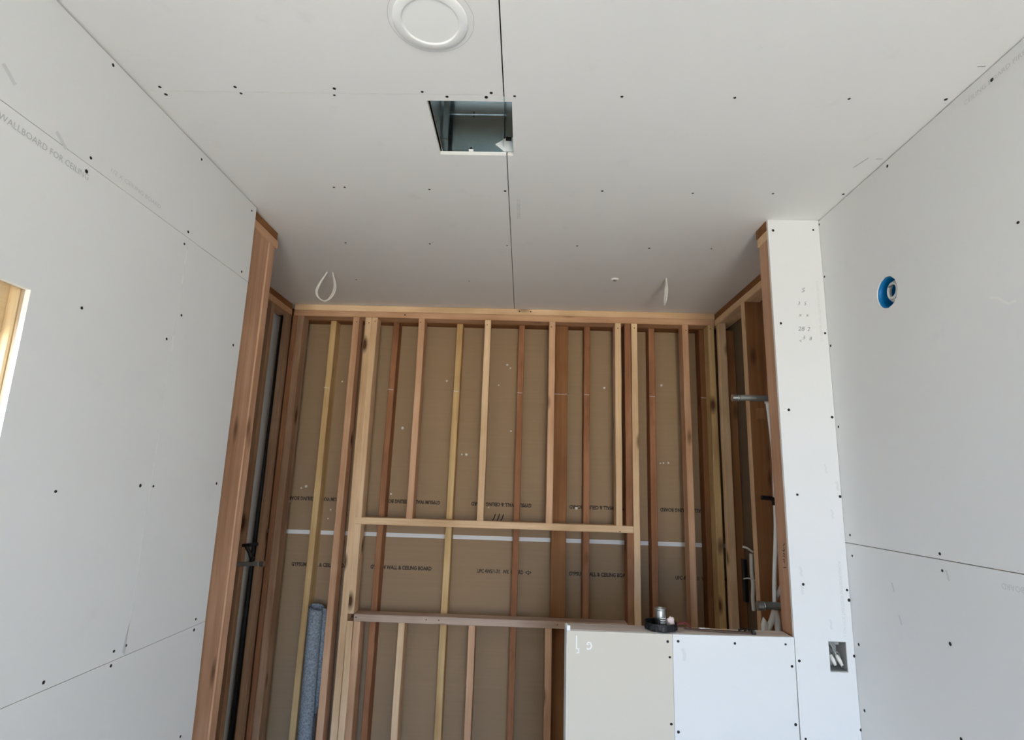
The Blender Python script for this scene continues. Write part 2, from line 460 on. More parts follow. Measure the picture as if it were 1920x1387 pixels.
# ---- outer shell, keeps the cavities dark
slab('floor', (-1.7, FRONT_Y - .12, -0.05), (1.5, 3.75, 0.0), 'floor', kind='structure')
slab('roof_deck', (-1.7, FRONT_Y - .12, CEIL + 0.36), (1.5, 3.75, CEIL + 0.42), 'void', kind='structure')
SHY = FRONT_Y - .12
wl = structure('wall_outside_left')
slab('outer_panel', (-1.30, SHY, 0), (-1.27, 0.75, CEIL + 0.36), 'void', wl)
slab('outer_panel', (-1.30, 1.20, 0), (-1.27, 2.36, CEIL + 0.36), 'void', wl)
slab('outer_panel', (-1.30, 0.75, 0), (-1.27, 1.20, 1.62), 'void', wl)
slab('outer_panel', (-1.30, 0.75, 2.08), (-1.27, 1.20, CEIL + 0.36), 'void', wl)
slab('outer_panel', (-1.64, 2.34, 0), (-1.30, 2.36, CEIL + 0.36), 'void', wl)
slab('outer_panel', (-1.64, 2.36, 0), (-1.61, 3.62, CEIL + 0.36), 'void', wl)
wr = structure('wall_outside_right')
slab('outer_panel', (1.34, SHY, 0), (1.37, 3.62, CEIL + 0.36), 'void', wr)
wb = structure('wall_outside_back')
slab('outer_panel', (-1.64, 3.58, 0), (1.37, 3.61, CEIL + 0.36), 'void', wb)
wf = structure('wall_front')
dx0, dx1, dz0, dz1 = DOOR
sheet('drywall_sheet', ('y', FRONT_Y), (-1.3, 1.34), (0, CEIL + 0.36), 'board', wf, -1, t_=0.12, holes=[(dx0, dx1, -0.01, dz1)])

# ---- ceiling
ceiling = structure('ceiling', (0, 1.0, CEIL))
SX = -0.081
HOLE = (-0.303, -0.060, 1.420, 1.688)
c_near = sheet('drywall_sheet', ('z', CEIL), (XL - 0.01, SX - 0.003), (FRONT_Y, 1.393), 'ceil', ceiling, 1)
c_far = sheet('drywall_sheet', ('z', CEIL), (XO, SX - 0.0025), (1.3945, YB), 'ceil', ceiling, 1, holes=[(HOLE[0], 9, HOLE[2], HOLE[3])])
c_right = sheet('drywall_sheet', ('z', CEIL), (SX + 0.0005, XQ), (FRONT_Y, YB), 'ceil', ceiling, 1, holes=[(-9, HOLE[1], HOLE[2], HOLE[3])])
SC_CEIL=[(-1.052,1.378),(-1.054,1.409),(-0.835,1.374),(-0.831,1.400),(-0.555,1.375),(-0.564,1.402),(-0.310,1.383),(-0.243,1.402),(-0.132,1.402),(-0.117,1.384),(-0.052,1.396),(0.247,1.392),(0.558,1.390),(0.869,1.388),(1.128,1.385),(-0.735,1.914),(-0.694,1.912),(-0.377,1.917),(-0.095,1.919),(0.263,1.906),(0.595,1.910),(0.883,1.903),(1.133,1.898),(-0.846,2.412),(-0.455,2.405),(-0.101,2.405),(0.217,2.395),(0.543,2.403),(0.820,2.395),(-0.937,2.893),(-0.318,2.879)]
SC_LEFT=[(1.271,2.723),(1.259,2.446),(1.254,2.406),(1.690,2.711),(2.047,2.709),(1.679,2.445),(1.669,2.399),(1.318,2.072),(1.709,2.173),(1.655,2.081),(2.041,2.158),(2.032,2.447),(1.343,1.627),(1.641,1.640),(1.700,1.638),(2.052,1.647),(2.034,1.193),(2.032,1.159),(1.640,1.197),(1.687,1.199),(1.637,1.161),(1.411,1.191),(2.035,0.831)]
SC_RIGHT=[(1.263,2.706),(1.675,2.719),(1.254,2.316),(2.102,2.724),(2.095,2.502),(2.093,2.226),(2.087,1.919),(2.072,1.538),(2.069,1.469),(2.076,1.181),(2.075,0.978),(1.640,1.525),(1.638,1.481),(1.640,1.295),(1.640,1.066)]
SC_FRONT=[(0.967,2.696),(1.125,2.701),(0.973,2.313),(1.138,2.278),(0.981,1.979),(1.138,1.956),(0.991,1.671),(1.143,1.669),(0.990,1.364),(1.140,1.350),(1.144,1.317),(1.146,1.137),(1.148,0.909),(0.959,1.115),(0.963,0.875),(0.513,1.161),(0.519,1.111),(0.519,0.903),(0.549,1.163),(0.743,1.163),(0.916,1.166),(0.933,1.097),(0.933,0.917),(0.542,0.880)]
SPECKS=[(-0.768,2.001),(-0.504,2.312),(-0.172,2.293),(-0.386,1.849),(-0.359,1.849),(-0.812,1.595),(-0.101,2.406),(-0.122,2.427),(0.499,2.294),(0.843,1.832),(0.862,1.833),(0.892,1.834),(-1.140,1.483),(-1.372,1.614),(-1.343,1.624),(-0.207,1.534),(0.329,1.548),(-1.177,2.290),(-1.177,1.491),(-1.188,1.437),(0.860,2.321),(-0.085,2.003),(-1.439,1.531)]
screws(SC_CEIL, ('z', CEIL), (0, 0, -1), lambda p: c_right if p[0] > SX else (c_far if p[1] > 1.394 else c_near))
CU, CV = (1, 0, 0), (0, -1, 0)
for a, b_ in (((1.071, 1.725), (1.087, 1.667)), ((1.113, 1.673), (1.135, 1.672)), ((1.117, 1.262), (1.136, 1.260))):
    mid = ((a[0] + b_[0]) / 2, (a[1] + b_[1]) / 2)
    stroke(c_right, [(a[0] - mid[0], -(a[1] - mid[1])), (b_[0] - mid[0], -(b_[1] - mid[1]))], 0.0022, 'pencil', CU, CV, (*mid, CEIL))
# pale scratches in the paper
for (x, y_), L_ in (((0.22, 2.155), 0.055), ((0.07, 2.27), 0.045), ((0.90, 1.92), 0.01)):
    stroke(c_right, [(-L_ / 2, 0.004), (-L_ * .1, -0.003), (L_ * .2, 0.003), (L_ / 2, -0.004)], 0.005, 'gypsum', CU, CV, (x, y_, CEIL), 'paper_scratch')
for x0, x1 in ((-1.04, -0.93), (-0.90, -0.84), (-0.78, -0.56), (-0.53, -0.36), (-0.22, -0.19)):
    stroke(c_far, [(x0 + i * (x1 - x0) / 5 - (x0 + x1) / 2, 0.0025 * math.sin(i * 2.1 + x0 * 9)) for i in range(6)], 0.0035, 'gypsum', CU, CV, ((x0 + x1) / 2, 1.3965, CEIL), 'chipped_edge')
text(c_right, 'CEILING BOARD 1/2', (-0.045, 2.06, CEIL), (0, -1, 0), (-1, 0, 0), 0.018, 'faint')
# joists above the boards (seen only through the gaps)
jo = structure('trim_1', (0, 1, CEIL + 0.05))
for y_ in (0.95, 1.36, 1.83, 2.4, 2.9):
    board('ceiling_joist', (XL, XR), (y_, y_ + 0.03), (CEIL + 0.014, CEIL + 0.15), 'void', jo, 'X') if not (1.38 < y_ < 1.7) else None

# ---- left wall
wall_left = structure('wall_left', (XL, 1.0, 0))
WIN = (0.78, 1.172, 1.66, EYE + 0.391)
Z1, Z2 = EYE + 0.750, EYE - 0.504
PX = ('x', XL)
l_top = sheet('drywall_sheet', PX, None, None, 'board', wall_left, -1, poly=[(FRONT_Y, Z1 + .001), (2.090, Z1 + .001), (2.081, CEIL - .0045), (FRONT_Y, CEIL - .010)])
l_mid = sheet('drywall_sheet', PX, (FRONT_Y, 1.6865), (Z2 + .001, Z1 - .001), 'board', wall_left, -1, holes=[WIN])
l_far = sheet('drywall_sheet', PX, None, None, 'board', wall_left, -1, poly=[(1.6878, Z2 + .001), (2.097, Z2 + .001), (2.0905, Z1 - .6), (2.0895, Z1 - .001), (1.6878, Z1 - .001)])
l_low = sheet('drywall_sheet', PX, None, None, 'board', wall_left, -1, poly=[(FRONT_Y, 0.012), (2.118, 0.012), (2.108, .9), (2.098, Z2 - .0006), (FRONT_Y, Z2 - .0012)])
def pick_l(p):
    return l_top if p[1] > Z1 else l_low if p[1] < Z2 else l_mid if p[0] < 1.687 else l_far
screws(SC_LEFT, PX, (1, 0, 0), pick_l)
LU, LV = (0, 1, 0), (0, 0, 1)
text(l_mid, 'FIRE RATED WALLBOARD FOR CEILING', (XL, 1.085, EYE + 0.717), LU, LV, 0.022, 'ink', squeeze=0.92)
text(l_top, '1/2 X CEILING BOARD', (XL, 1.43, EYE + 0.779), LU, LV, 0.017, 'faint', squeeze=1.25)
# torn paper flap and chalk-pale joint marks on the vertical seam
for z0, z1 in ((2.385, 2.335), (2.30, 2.27), (2.10, 2.05), (1.76, 1.735)):
    stroke(l_mid, [(0, z0 - (z0 + z1) / 2), (0.002, 0), (0, z1 - (z0 + z1) / 2)], 0.005, 'gypsum', LU, LV, (XL, 1.686, (z0 + z1) / 2), 'chipped_edge')
bm = bmesh.new()
q = [bm.verts.new(p) for p in ((0, 0, 0), (0, 0, .085), (.003, -.012, .05), (.003, -.016, .01))]
bm.faces.new(q[:3]); bm.faces.new((q[0], q[2], q[3])); bm.normal_update(); bmesh.ops.solidify(bm, geom=bm.faces[:], thickness=0.0006)
put('torn_paper_flap', bm, 'bright', l_mid, (XL + .0008, 1.6855, Z2 + .004))
for (py, pz) in ((1.02, 2.49), (1.17, 2.435)):
    stroke(l_top, [(-.018, .012), (0, 0), (.016, -.012)], 0.010, 'scuff', LU, LV, (XL, py, pz), 'scuff_mark')
for y0 in (0.2, 0.6, 0.95, 1.45):
    board('stud', (XL - 0.102, XL - 0.0132), (y0, y0 + .038), (0.04, 1.60 if 0.7 < y0 < 1.17 else PB), 'fir', wall_left)
board('stud', (XL - 0.102, XL - 0.0132), (1.668, 1.706), (0.04, PB), 'fir', wall_left)
# the bare end of the wall beyond the last board
P0 = XL - 0.0132
board('post', (P0 - 0.038, P0), (2.055, 2.2440), (0.04, PB - .0005), 'post', wall_left, bow=0.001, bevel=0.004, label='wide bare timber at the end of the left wall')
board('stud', (P0 - 0.089, P0 + 0.001), (2.2455, 2.304), (0.04, PB - .0005), 'post', wall_left, bow=0.001, bevel=0.006)
board('top_plate', (P0 - 0.089, P0 + 0.002), (2.03, 2.322), (PB, PB + .0377), 'pink', wall_left, 'Y', bow=0)
board('top_plate', (P0 - 0.089, P0 - 0.002), (2.03, 2.318), (PB + .0382, CEIL - .0006), 'brown', wall_left, 'Y', bow=0)
board('bottom_plate', (P0 - 0.089, P0), (FRONT_Y, 2.30), (0.0, 0.038), 'fir', wall_left, 'Y', bow=0)
slab('wall_return_panel', (-1.30, 2.306, 0.0), (P0 - 0.095, 2.335, CEIL - .001), 'kraft', wall_left)

# ---- window in the left wall, near the photographer
win = structure('window_1', (XL - .06, WIN[1], WIN[2]), 'window opening in the left wall lined with bare pale timber')
w0, w1, wz0, wz1 = WIN
board('window_jamb', (XL - .023, XL - .0135), (w1 + .0005, w1 + .036), (wz0, wz1), 'jamb', win)
board('window_jamb', (XL - .023, XL - .0135), (w0 - .036, w0 - .0005), (wz0, wz1), 'jamb', win)
board('window_head', (XL - .023, XL - .0135), (w0, w1), (wz1 + .0005, wz1 + .036), 'jamb', win, 'Y')
board('window_sill', (XL - .120, XL - .0135), (w0, w1), (wz0 - .036, wz0 - .002), 'pine', win, 'Y')
board('window_stile', (XL - .062, XL - .0235), (w1 - .004, w1 + .034), (wz0, wz1 + .03), 'pine', win, label='bright knotty pine board lining the far side of the window')
board('window_stile', (XL - .062, XL - .0235), (w0 - .034, w0 + .004), (wz0, wz1 - .004), 'pine', win)
board('window_rail', (XL - .062, XL - .044), (w0 + .005, w1 - .005), (wz1 - .100, wz1 + .02), 'pine', win, 'Y', bow=.0005)
board('window_rail', (XL - .062, XL - .044), (w0 + .005, w1 - .005), (wz0, wz0 + .06), 'pine', win, 'Y', bow=.0005)
fz = [(w0 + .005, w0 + .012, wz0 + .06, wz1 - .100), (w1 - .012, w1 - .005, wz0 + .06, wz1 - .100), (w0 + .012, w1 - .012, wz1 - .107, wz1 - .100), (w0 + .012, w1 - .012, wz0 + .06, wz0 + .067)]
for a in fz:
    slab('window_frame', (XL - .060, a[0], a[2]), (XL - .047, a[1], a[3]), 'black', win)
slab('window_pane', (XL - .055, w0 + .012, wz0 + .067), (XL - .052, w1 - .012, wz1 - .107), 'glass', win)
for z in (1.70, 1.87):
    nail(win, (XL - .036, w1 - .0055, z), (0, -1, 0), .005)

# ---- right wall
wall_right = structure('wall_right', (XR, 1.0, 0))
ZR = EYE - 0.166
BLUE = (1.743, EYE + 0.639, 0.0515)
PR = ('x', XR)
r_up = sheet('drywall_sheet', PR, (FRONT_Y, YW + .013), (ZR + .0012, CEIL - .0035), 'board', wall_right, 1, holes=[BLUE])
r_lo = sheet('drywall_sheet', PR, (FRONT_Y, YW + .013), (0.012, ZR - .0012), 'board', wall_right, 1)
screws(SC_RIGHT, PR, (-1, 0, 0), lambda p: r_up if p[1] > ZR else r_lo)
RU, RV = (0, -1, 0), (0, 0, 1)
text(r_lo, 'BOARD', (XR, 1.413, EYE - 0.201), (0, 1, 0), (0, 0, -1), 0.019, 'faint', squeeze=1.0)
text(r_up, 'CEILING BOARD FIRE', (XR, 1.26, EYE + 1.029), RU, RV, 0.018, 'faint', squeeze=1.1)
for (py, pz, w_) in ((1.35, 1.545, .012), (1.62, 1.47, .008), (1.86, 1.40, .007), (1.84, 1.31, .007)):
    stroke(r_lo, [(-.004, .014), (.001, 0), (.004, -.012)], w_, 'scuff', RU, RV, (XR, py, pz), 'scuff_mark')
stroke(r_up, [(-.03, .02), (-.01, .014), (.005, .0), (.02, -.012), (.04, -.01)], .006, 'gypsum', RU, RV, (XR, 1.33, EYE + .47), 'paper_scratch')
for y0 in (0.3, 0.7, 1.1, 1.44):
    board('stud', (XR + .0132, XR + .085), (y0, y0 + .038), (0.04, CEIL - .08), 'fir', wall_right)

# ---- wing wall on the right: narrow drywalled front, bare timber end
wing = structure('wall_wing', (1.05, YW, 0))
BX = (1.062, 1.122, EYE - .592, EYE - .495)
w_face = sheet('drywall_sheet', ('y', YW), (0.9475, XR - .0012), (0.012, CEIL - .001), 'bright', wing, 1, holes=[BX])
board('end_stud', (0.951, 0.989), (YW + .0145, YW + .1035), (1.19, PB), 'post', wing, bow=.001, label='bare reddish end stud of the wing wall')
board('end_stud', (0.951, 0.989), (YW + .0145, YW + .1035), (0.04, 1.148), 'red', wing, bow=.001)
board('stud', (1.125, 1.147), (YW + .0145, YW + .1035), (0.04, PB), 'brown', wing)
board('top_plate', (0.949, 1.30), (YW + .014, YW + .108), (PB, PB + .0377), 'fir', wing, 'X', bow=0)
board('top_plate', (0.946, 1.30), (YW + .014, YW + .112), (PB + .0382, CEIL - .0006), 'brown', wing, 'X', bow=0)
FU, FV = (1, 0, 0), (0, 0, 1)
text(w_face, 'LOWER MOISTURE RESISTANT BOARD 1/2', (1.1225, YW, EYE + .69), (0, 0, -1), (1, 0, 0), 0.0135, 'faint', squeeze=0.95)
text(w_face, 'BOARD MOISTURE RESISTANT X 7/1 NO 1 1', (1.120, YW, EYE - .36), (0, 0, -1), (1, 0, 0), 0.0155, 'faint', squeeze=0.85)
# pencilled sums
for s_, px, pz, sz in (('5', 1.066, .772, .026), ('3', 1.046, .718, .02), ('5', 1.070, .718, .02), ('x', 1.048, .672, .02), ('x', 1.075, .672, .02), ('28', 1.048, .616, .024), ('2', 1.076, .616, .022),
                      ('5', 1.056, .582, .02), ('<', 1.042, .568, .02), ('8', 1.080, .578, .02)):
    text(w_face, s_, (px, YW, EYE + pz), FU, FV, sz, 'pencil', 'pencil_figure', shear=.25)
for px, pz, w_ in ((1.137, .03, .010), (1.11, -.07, .007), (0.985, -.27, .009), (0.985, -.33, .008), (1.075, -.44, .007), (1.10, .09, .005)):
    stroke(w_face, [(-.004, .016), (.002, .004), (-.001, -.006), (.003, -.016)], w_, 'scuff', FU, FV, (px, YW, EYE + pz), 'scuff_mark')
WU, WV = (0, -1, 0), (0, 0, 1)
# scrawl in marker on the end stud
for pts in ([(-.012, -.04), (.014, -.037)], [(-.008, -.017), (.002, -.022), (.006, -.015), (-.002, -.009), (-.009, -.013)], [(-.008, .002), (.006, -.002), (.008, .008), (-.006, .010)], [(-.012, .02), (.0, .018), (.012, .026)], [(.0, .018), (.004, .034)], [(-.004, .036), (.014, .046)]):
    stroke(wing, pts, .0028, 'marker', WU, WV, (0.9498, 2.150, EYE - .225), 'marker_scrawl')

# ---- half-height pony wall in front of the alcove
pony = structure('wall_half', (0.55, YW, 0))
ZT = EYE - 0.4905
h_tan = sheet('drywall_sheet', ('y', YW), (0.166, 0.5295), (0.012, ZT - .001), 'tan', pony, 1, label='tan drywall board left of the white one on the half wall')
h_wht = sheet('drywall_sheet', ('y', YW), None, None, 'bright', pony, 1, poly=[(0.5305, 0.012), (0.938, 0.012), (0.9455, ZT + .004), (0.5305, ZT - .001)], label='white drywall board beside the tan one on the half wall')
sheet('drywall_sheet', ('x', 0.165), (YW + .0005, YW + .104), (0.012, ZT - .001), 'bright', pony, 1)
board('cap_plate', (0.180, 0.9505), (YW + .0135, YW + .108), (ZT - .038, ZT), 'ledge', pony, 'X', bow=0, label='plaster-dusted top plate of the half wall')
for x_ in (0.18, 0.51, 0.905):
    board('stud', (x_, x_ + .038), (YW + .0145, YW + .1035), (.04, ZT - .039), 'fir', pony)
screws(SC_FRONT, ('y', YW), (0, -1, 0), lambda p: w_face if p[0] > .944 else h_wht if p[0] > .53 else h_tan)
bm = box_bm(.0012, .022, .026); join_bm(bm, box_bm(.011, .0012, .016, c=(.0055, -.0115, .002)))
put('corner_bead', bm, 'white', pony, (0.166, YW + .011, ZT + .006), label='white metal corner bead poking above the half wall')
for p_ in (((0, .055), (0, .012)), ((0, .012), (.008, .014), (.008, 0), (0, 0))):
    stroke(h_tan, p_, .004, 'white', FU, FV, (0.199, YW, EYE - .562), 'paint_mark')
stroke(h_tan, ((-.008, -.008), (-.006, -.012), (.004, -.010), (.008, -.002), (.004, .008), (-.004, .010), (-.008, .004), (-.002, .002)), .005, 'white', FU, FV, (0.243, YW, EYE - .537), 'paint_mark')
stroke(h_wht, [(-.004, .02), (.003, 0), (.0, -.02)], .012, 'scuff', FU, FV, (0.567, YW, EYE - .555), 'scuff_mark')

# ---- outer boards behind the rear studs
rear = structure('wall_rear', (0, YR, 0))
ZS = EYE - 0.322
rs_up = sheet('drywall_sheet', ('y', YB), (XO, XQ), (ZS + .012, CEIL - .001), 'kraft', rear, 1, core='tape')
rs_lo = sheet('drywall_sheet', ('y', YB), (XO, XQ), (0, ZS - .012), 'kraft', rear, 1, core='tape')
slab('paper_seam', (XO, YB + .002, ZS - .0118), (XQ, YB + .006, ZS + .001), 'tape', rear, label='white paper edge showing at the joint of the outer boards')
slab('paper_seam', (XO, YB + .001, ZS + .0016), (XQ, YB + .005, ZS + .0118), 'tape', rear)
UPU, UPV = (-1, 0, 0), (0, 0, -1)
for xx in (-1.275, -0.69, -0.13, 0.47, 1.02):
    text(rs_up, 'GYPSUM WALL & CEILING BOARD', (xx, YB, EYE - .122), UPU, UPV, .030, 'inkdark', bold=.0013, squeeze=.80)
for xx in (-1.20, -0.72, 0.47):
    text(rs_lo, 'GYPSUM WALL & CEILING BOARD', (xx, YB, EYE - .511), FU, FV, .030, 'inkdark', bold=.0013, squeeze=.80)
for xx in (-0.12, 1.06):
    text(rs_lo, 'UPC 4W5/1-7/1  WK  BOARD  <2>', (xx + .02, YB, EYE - .514), FU, FV, .030, 'inkdark', bold=.001, squeeze=.72)
for k, (dx, h_) in enumerate(((-.03, .05), (-.004, .055), (.02, .05))):
    stroke(rs_up, [(dx - .016, -h_ / 2), (dx, 0), (dx + .008, h_ / 2)], .006, 'marker', FU, FV, (-.142, YB, EYE - .205), 'marker_stroke')
spk = bmesh.new()
for x_, z_ in SPECKS:
    s_ = bmesh.new(); bmesh.ops.create_icosphere(s_, subdivisions=1, radius=random.uniform(.004, .009))
    for vv in s_.verts: vv.co = Vector((vv.co.x * random.uniform(.8, 1.3) + x_, vv.co.y * .4 + YB - .001, vv.co.z * random.uniform(.7, 1.4) + z_))
    join_bm(spk, s_)
put('mud_speck', spk, 'mud', rear, kind='stuff')
RT = (PB, CEIL - .001)
for x0, x1, mt_ in ((-1.262, -1.226, 'yellow'), (-0.858, -0.822, 'red'), (-0.452, -0.414, 'yellow'), (-0.054, -0.017, 'red'), (0.358, 0.396, 'red'), (0.762, 0.800, 'red'), (1.078, 1.116, 'brown')):
    o = board('stud', (x0, x1), (YR, YB - .0005), (.04, PB - .0005), mt_, rear, lean=(.012 if x0 < -.4 else .006, 0), bow=.002)
    stroke(o, [(-.017, .002), (0, 0), (.017, -.001)], .0026, 'tape', FU, FV, ((x0 + x1) / 2, YR - .0015, EYE + .556), 'chalk_mark')
fs = board('flat_stud', (0.172, 0.261), (YR, YR + .038), (.04, PB - .0005), 'brown', rear, bow=.001, label='stud turned flat, broad brown face to the room')
board('top_plate', (XO, XQ), (YR, YB - .0005), RT, 'brown', rear, 'X', bow=0)
board('bottom_plate', (XO, XQ), (YR, YB - .0005), (0, .038), 'fir', rear, 'X', bow=0)

stroke(fs, [(-.042, 0), (0, -.001), (.042, .001)], .0022, 'tape', FU, FV, (.2165, YR - .0015, EYE + .556), 'chalk_mark')

# ---- front stud wall with the framed opening
back = structure('wall_back', (0, YF, 0))
def st(x0, x1, z0, z1, mt_, name='stud', n=True, lab=None, **k):
    o = board(name, (x0, x1), (YF, YF + .089), (z0, z1), mt_, back, label=lab, **k)
    if n and z1 > PB - .01:
        nail(o, ((x0 + x1) / 2 + random.uniform(-.006, .006), YF - .0012, z1 - random.uniform(.02, .04)))
    return o
T = PB - .0005
HB, HT = EYE - .252, EYE - .213       # header under the upper cripples
SB, ST = EYE - .776, EYE - .737       # sill
st(-1.082, -1.044, .04, T, 'pink', lab='pinkish full-height stud left of the framed opening')
st(-1.006, -0.968, .04, T, 'fir')
st(-0.967, -0.930, HT, T, 'fir', 'cripple_stud')
st(-0.966, -0.930, ST, HB, 'fir', 'trimmer_stud')
st(-0.966, -0.930, .04, SB, 'fir', 'trimmer_stud', False)
st(-0.927, -0.889, .04, SB, 'pink', 'cripple_stud', False)
for x0, x1, mt_ in ((-0.673, -0.635, 'pink'), (-0.262, -0.224, 'fir'), (0.136, 0.174, 'pink'), (0.539, 0.576, 'fir')):
    st(x0, x1, HT, T, mt_, 'cripple_stud')
st(0.597, 0.635, HT, T, 'red', 'cripple_stud', False)
st(0.600, 0.637, .04, HB, 'red', 'trimmer_stud', False)
st(0.638, 0.675, .04, T, 'fir')
st(0.949, 0.986, .04, T, 'pink')
st(1.106, 1.143, .04, T, 'yellow')
for x0, x1, mt_ in ((-0.676, -0.639, 'fir'), (-0.282, -0.245, 'pink'), (0.142, 0.180, 'pink')):
    st(x0, x1, .04, SB, mt_, 'cripple_stud', False)
hd = board('header', (-0.967, 0.637), (YF, YF + .089), (HB, HT), 'fir', back, 'X', bow=.002, label='pale horizontal header of the framed opening')
sl = board('sill', (-0.927, 0.598), (YF - .001, YF + .089), (SB, ST), 'sill', back, 'X', bow=.002, label='dusty horizontal sill of the framed opening')
for x_ in (-.915, -.52, -.45, .21): nail(sl, (x_, YF - .0025, SB + .022))
for x_ in (.56,): nail(hd, (x_, YF - .0015, HB + .006))
st(-1.462, -1.433, .04, T, 'red', n=False)
st(-1.4325, -1.392, .04, T, 'plum', n=False)
tp = board('top_plate', (XA + .014, XR - .004), (YF, YF + .089), (PB, PB + .0378), 'pink', back, 'X', bow=0)
tq = board('top_plate', (XA + .014, XR - .001), (YF - .001, YF + .089), (PB + .0382, CEIL - .0008), 'fir', back, 'X', bow=0)
for x_ in (-.76, -.05, .02): nail(tp if x_ < -.7 else tq, (x_, YF - .0025, PB + (.02 if x_ < -.7 else .06)), r=.005)
board('bottom_plate', (XA, XR), (YF, YF + .089), (0, .038), 'fir', back, 'X', bow=0)

# ---- left side of the alcove
al = structure('wall_alcove_left', (XA, 2.85, 0))
AZ = (PB, PB + .0378)
board('top_plate', (XA - .089, XA), (2.34, YF - .0015), AZ, 'pink', al, 'Y', bow=0)
board('top_plate', (XA - .089, XA - .002), (2.34, YF - .0015), (AZ[1] + .0004, CEIL - .0008), 'brown', al, 'Y', bow=0)
board('stud', (XA - .089, XA), (3.072, 3.110), (.04, T), 'plum', al, bow=.001)
board('stud', (XA - .089, XA), (2.66, 2.698), (.04, T), 'brown', al, bow=.001)
board('stud', (-1.5045, -1.466), (3.308, 3.346), (.04, T), 'plum', al, bow=.001)
sheet('drywall_sheet', ('x', XO - .006), (2.36, YB), (0.0, CEIL - .002), 'kraft', al, -1)
slab('white_panel', (XO - .005, 3.20, .0), (XO + .0005, 3.392, PB), 'tape', al, label='white board strip between the studs of the left alcove wall')
board('bottom_plate', (XA - .089, XA), (2.34, YF - .0015), (0, .038), 'fir', al, 'Y', bow=0)

# ---- right side of the alcove
ar = structure('wall_alcove_right', (XR, 2.8, 0))
board('top_plate', (XR + .001, XR + .0985), (YW + .115, 3.42), AZ, 'fir', ar, 'Y', bow=0)
board('top_plate', (XR + .003, XR + .0985), (YW + .115, 3.42), (AZ[1] + .0004, CEIL - .0008), 'brown', ar, 'Y', bow=0)
s1 = board('stud', (XR, XQ - .0005), (2.893, 2.931), (.04, T), 'brown', ar, bow=.0005, rough=.0005)
board('stud_edge', (XR - .0016, XR + .004), (2.8915, 2.9325), (.04, T), 'fir', ar, bow=0, rough=.0004, bevel=.001)
board('corner_stud', (1.1505, 1.1965), (3.300, 3.338), (.04, T), 'fir', ar, bow=.001)
board('stud', (1.1970, 1.2495), (3.318, 3.356), (.04, PB - .04), 'brown', ar, bow=.001)
sheet('outer_panel', ('x', XQ), (2.36, YB), (0.0, CEIL - .002), 'kraft_shade', ar, 1)  # kraft-backed board, cavity shade carried by its dark paper
board('blocking', (XQ - .018, XQ - .001), (2.215, 2.885), (.04, T), 'red', ar, bow=0)
board('bottom_plate', (XR, XQ - .001), (YW + .115, 2.885), (0, .038), 'fir', ar, 'Y', bow=0)

# ================================================================== THINGS
# ---- bath fan housing set above the ceiling opening
hx0, hx1, hy0, hy1 = HOLE
fan = thing('fan_housing', 'open square metal bath fan housing recessed above the ceiling hole', 'fan housing', ((hx0 + hx1) / 2, (hy0 + hy1) / 2, CEIL))
fz0, fz1 = CEIL + .0135, CEIL + .20
slab('housing_wall', (hx0 + .007, hy1 + .002, fz0), (hx1 + .004, hy1 + .004, fz1), 'fan', fan, label='far wall of the housing')
slab('housing_wall', (hx0 - .001, hy0 - .004, fz0), (hx1 + .004, hy0 - .002, fz1), 'fandark', fan)
slab('housing_wall', (hx0 + .005, hy0 - .002, fz0), (hx0 + .007, hy1 + .004, fz1), 'fandark', fan)
slab('housing_wall', (hx1 + .004, hy0 - .004, fz0), (hx1 + .006, hy1 + .004, fz1), 'fandark', fan)
slab('housing_top', (hx0 - .001, hy0 - .004, fz1), (hx1 + .006, hy1 + .004, fz1 + .002), 'fan', fan)
slab('seam_flange', (hx0 + .02, hy1 - .001, CEIL + .152), (hx1 - .03, hy1 + .0018, CEIL + .1535), 'fandark', fan)
for z in (.146, .159):
    put('rivet', lathe_bm([(0, .003), (.002, .0025), (.003, 0)], 10), 'black', fan, (hx0 + .105, hy1 + .0015, CEIL + z), rot=Vector((0, -1, 0)).to_track_quat('Z', 'Y').to_matrix())
slab('inner_flange', (hx1 - .034, hy1 - .05, CEIL + .03), (hx1 - .032, hy1 + .0018, fz1 - .004), 'fandark', fan)
slab('inner_flange', (hx0 + .0125, hy1 - .055, CEIL + .018), (hx0 + .030, hy1 - .053, fz1 - .004), 'fandark', fan)
bm = bmesh.new()
tri = [bm.verts.new(p) for p in ((0, 0, .022), (.046, 0, .052), (.060, 0, .046), (.060, 0, -.004), (.030, 0, -.004))]
bm.faces.new(tri); bm.normal_update(); bmesh.ops.solidify(bm, geom=bm.faces[:], thickness=.001)
lab = put('wiring_plate', bm, 'label', fan, (hx1 - .062, hy1 - .0005, CEIL + .018), label='white wiring plate in the housing corner')
slab('plug_socket', (hx1 - .027, hy1 - .006, CEIL + .052), (hx1 - .008, hy1 - .002, CEIL + .066), 'black', fan, bevel=.001)
slab('mounting_tab', (hx0 + .094, hy1 - .004, CEIL + .0135), (hx0 + .109, hy1 + .001, CEIL + .019), 'white', fan)
put('mounting_slot', lathe_bm([(0, .0012), (.0035, .001), (.004, 0)], 10), 'black', fan, (hx0 + .101, hy1 + .0012, CEIL + .026), rot=Vector((0, -1, 0)).to_track_quat('Z', 'Y').to_matrix())

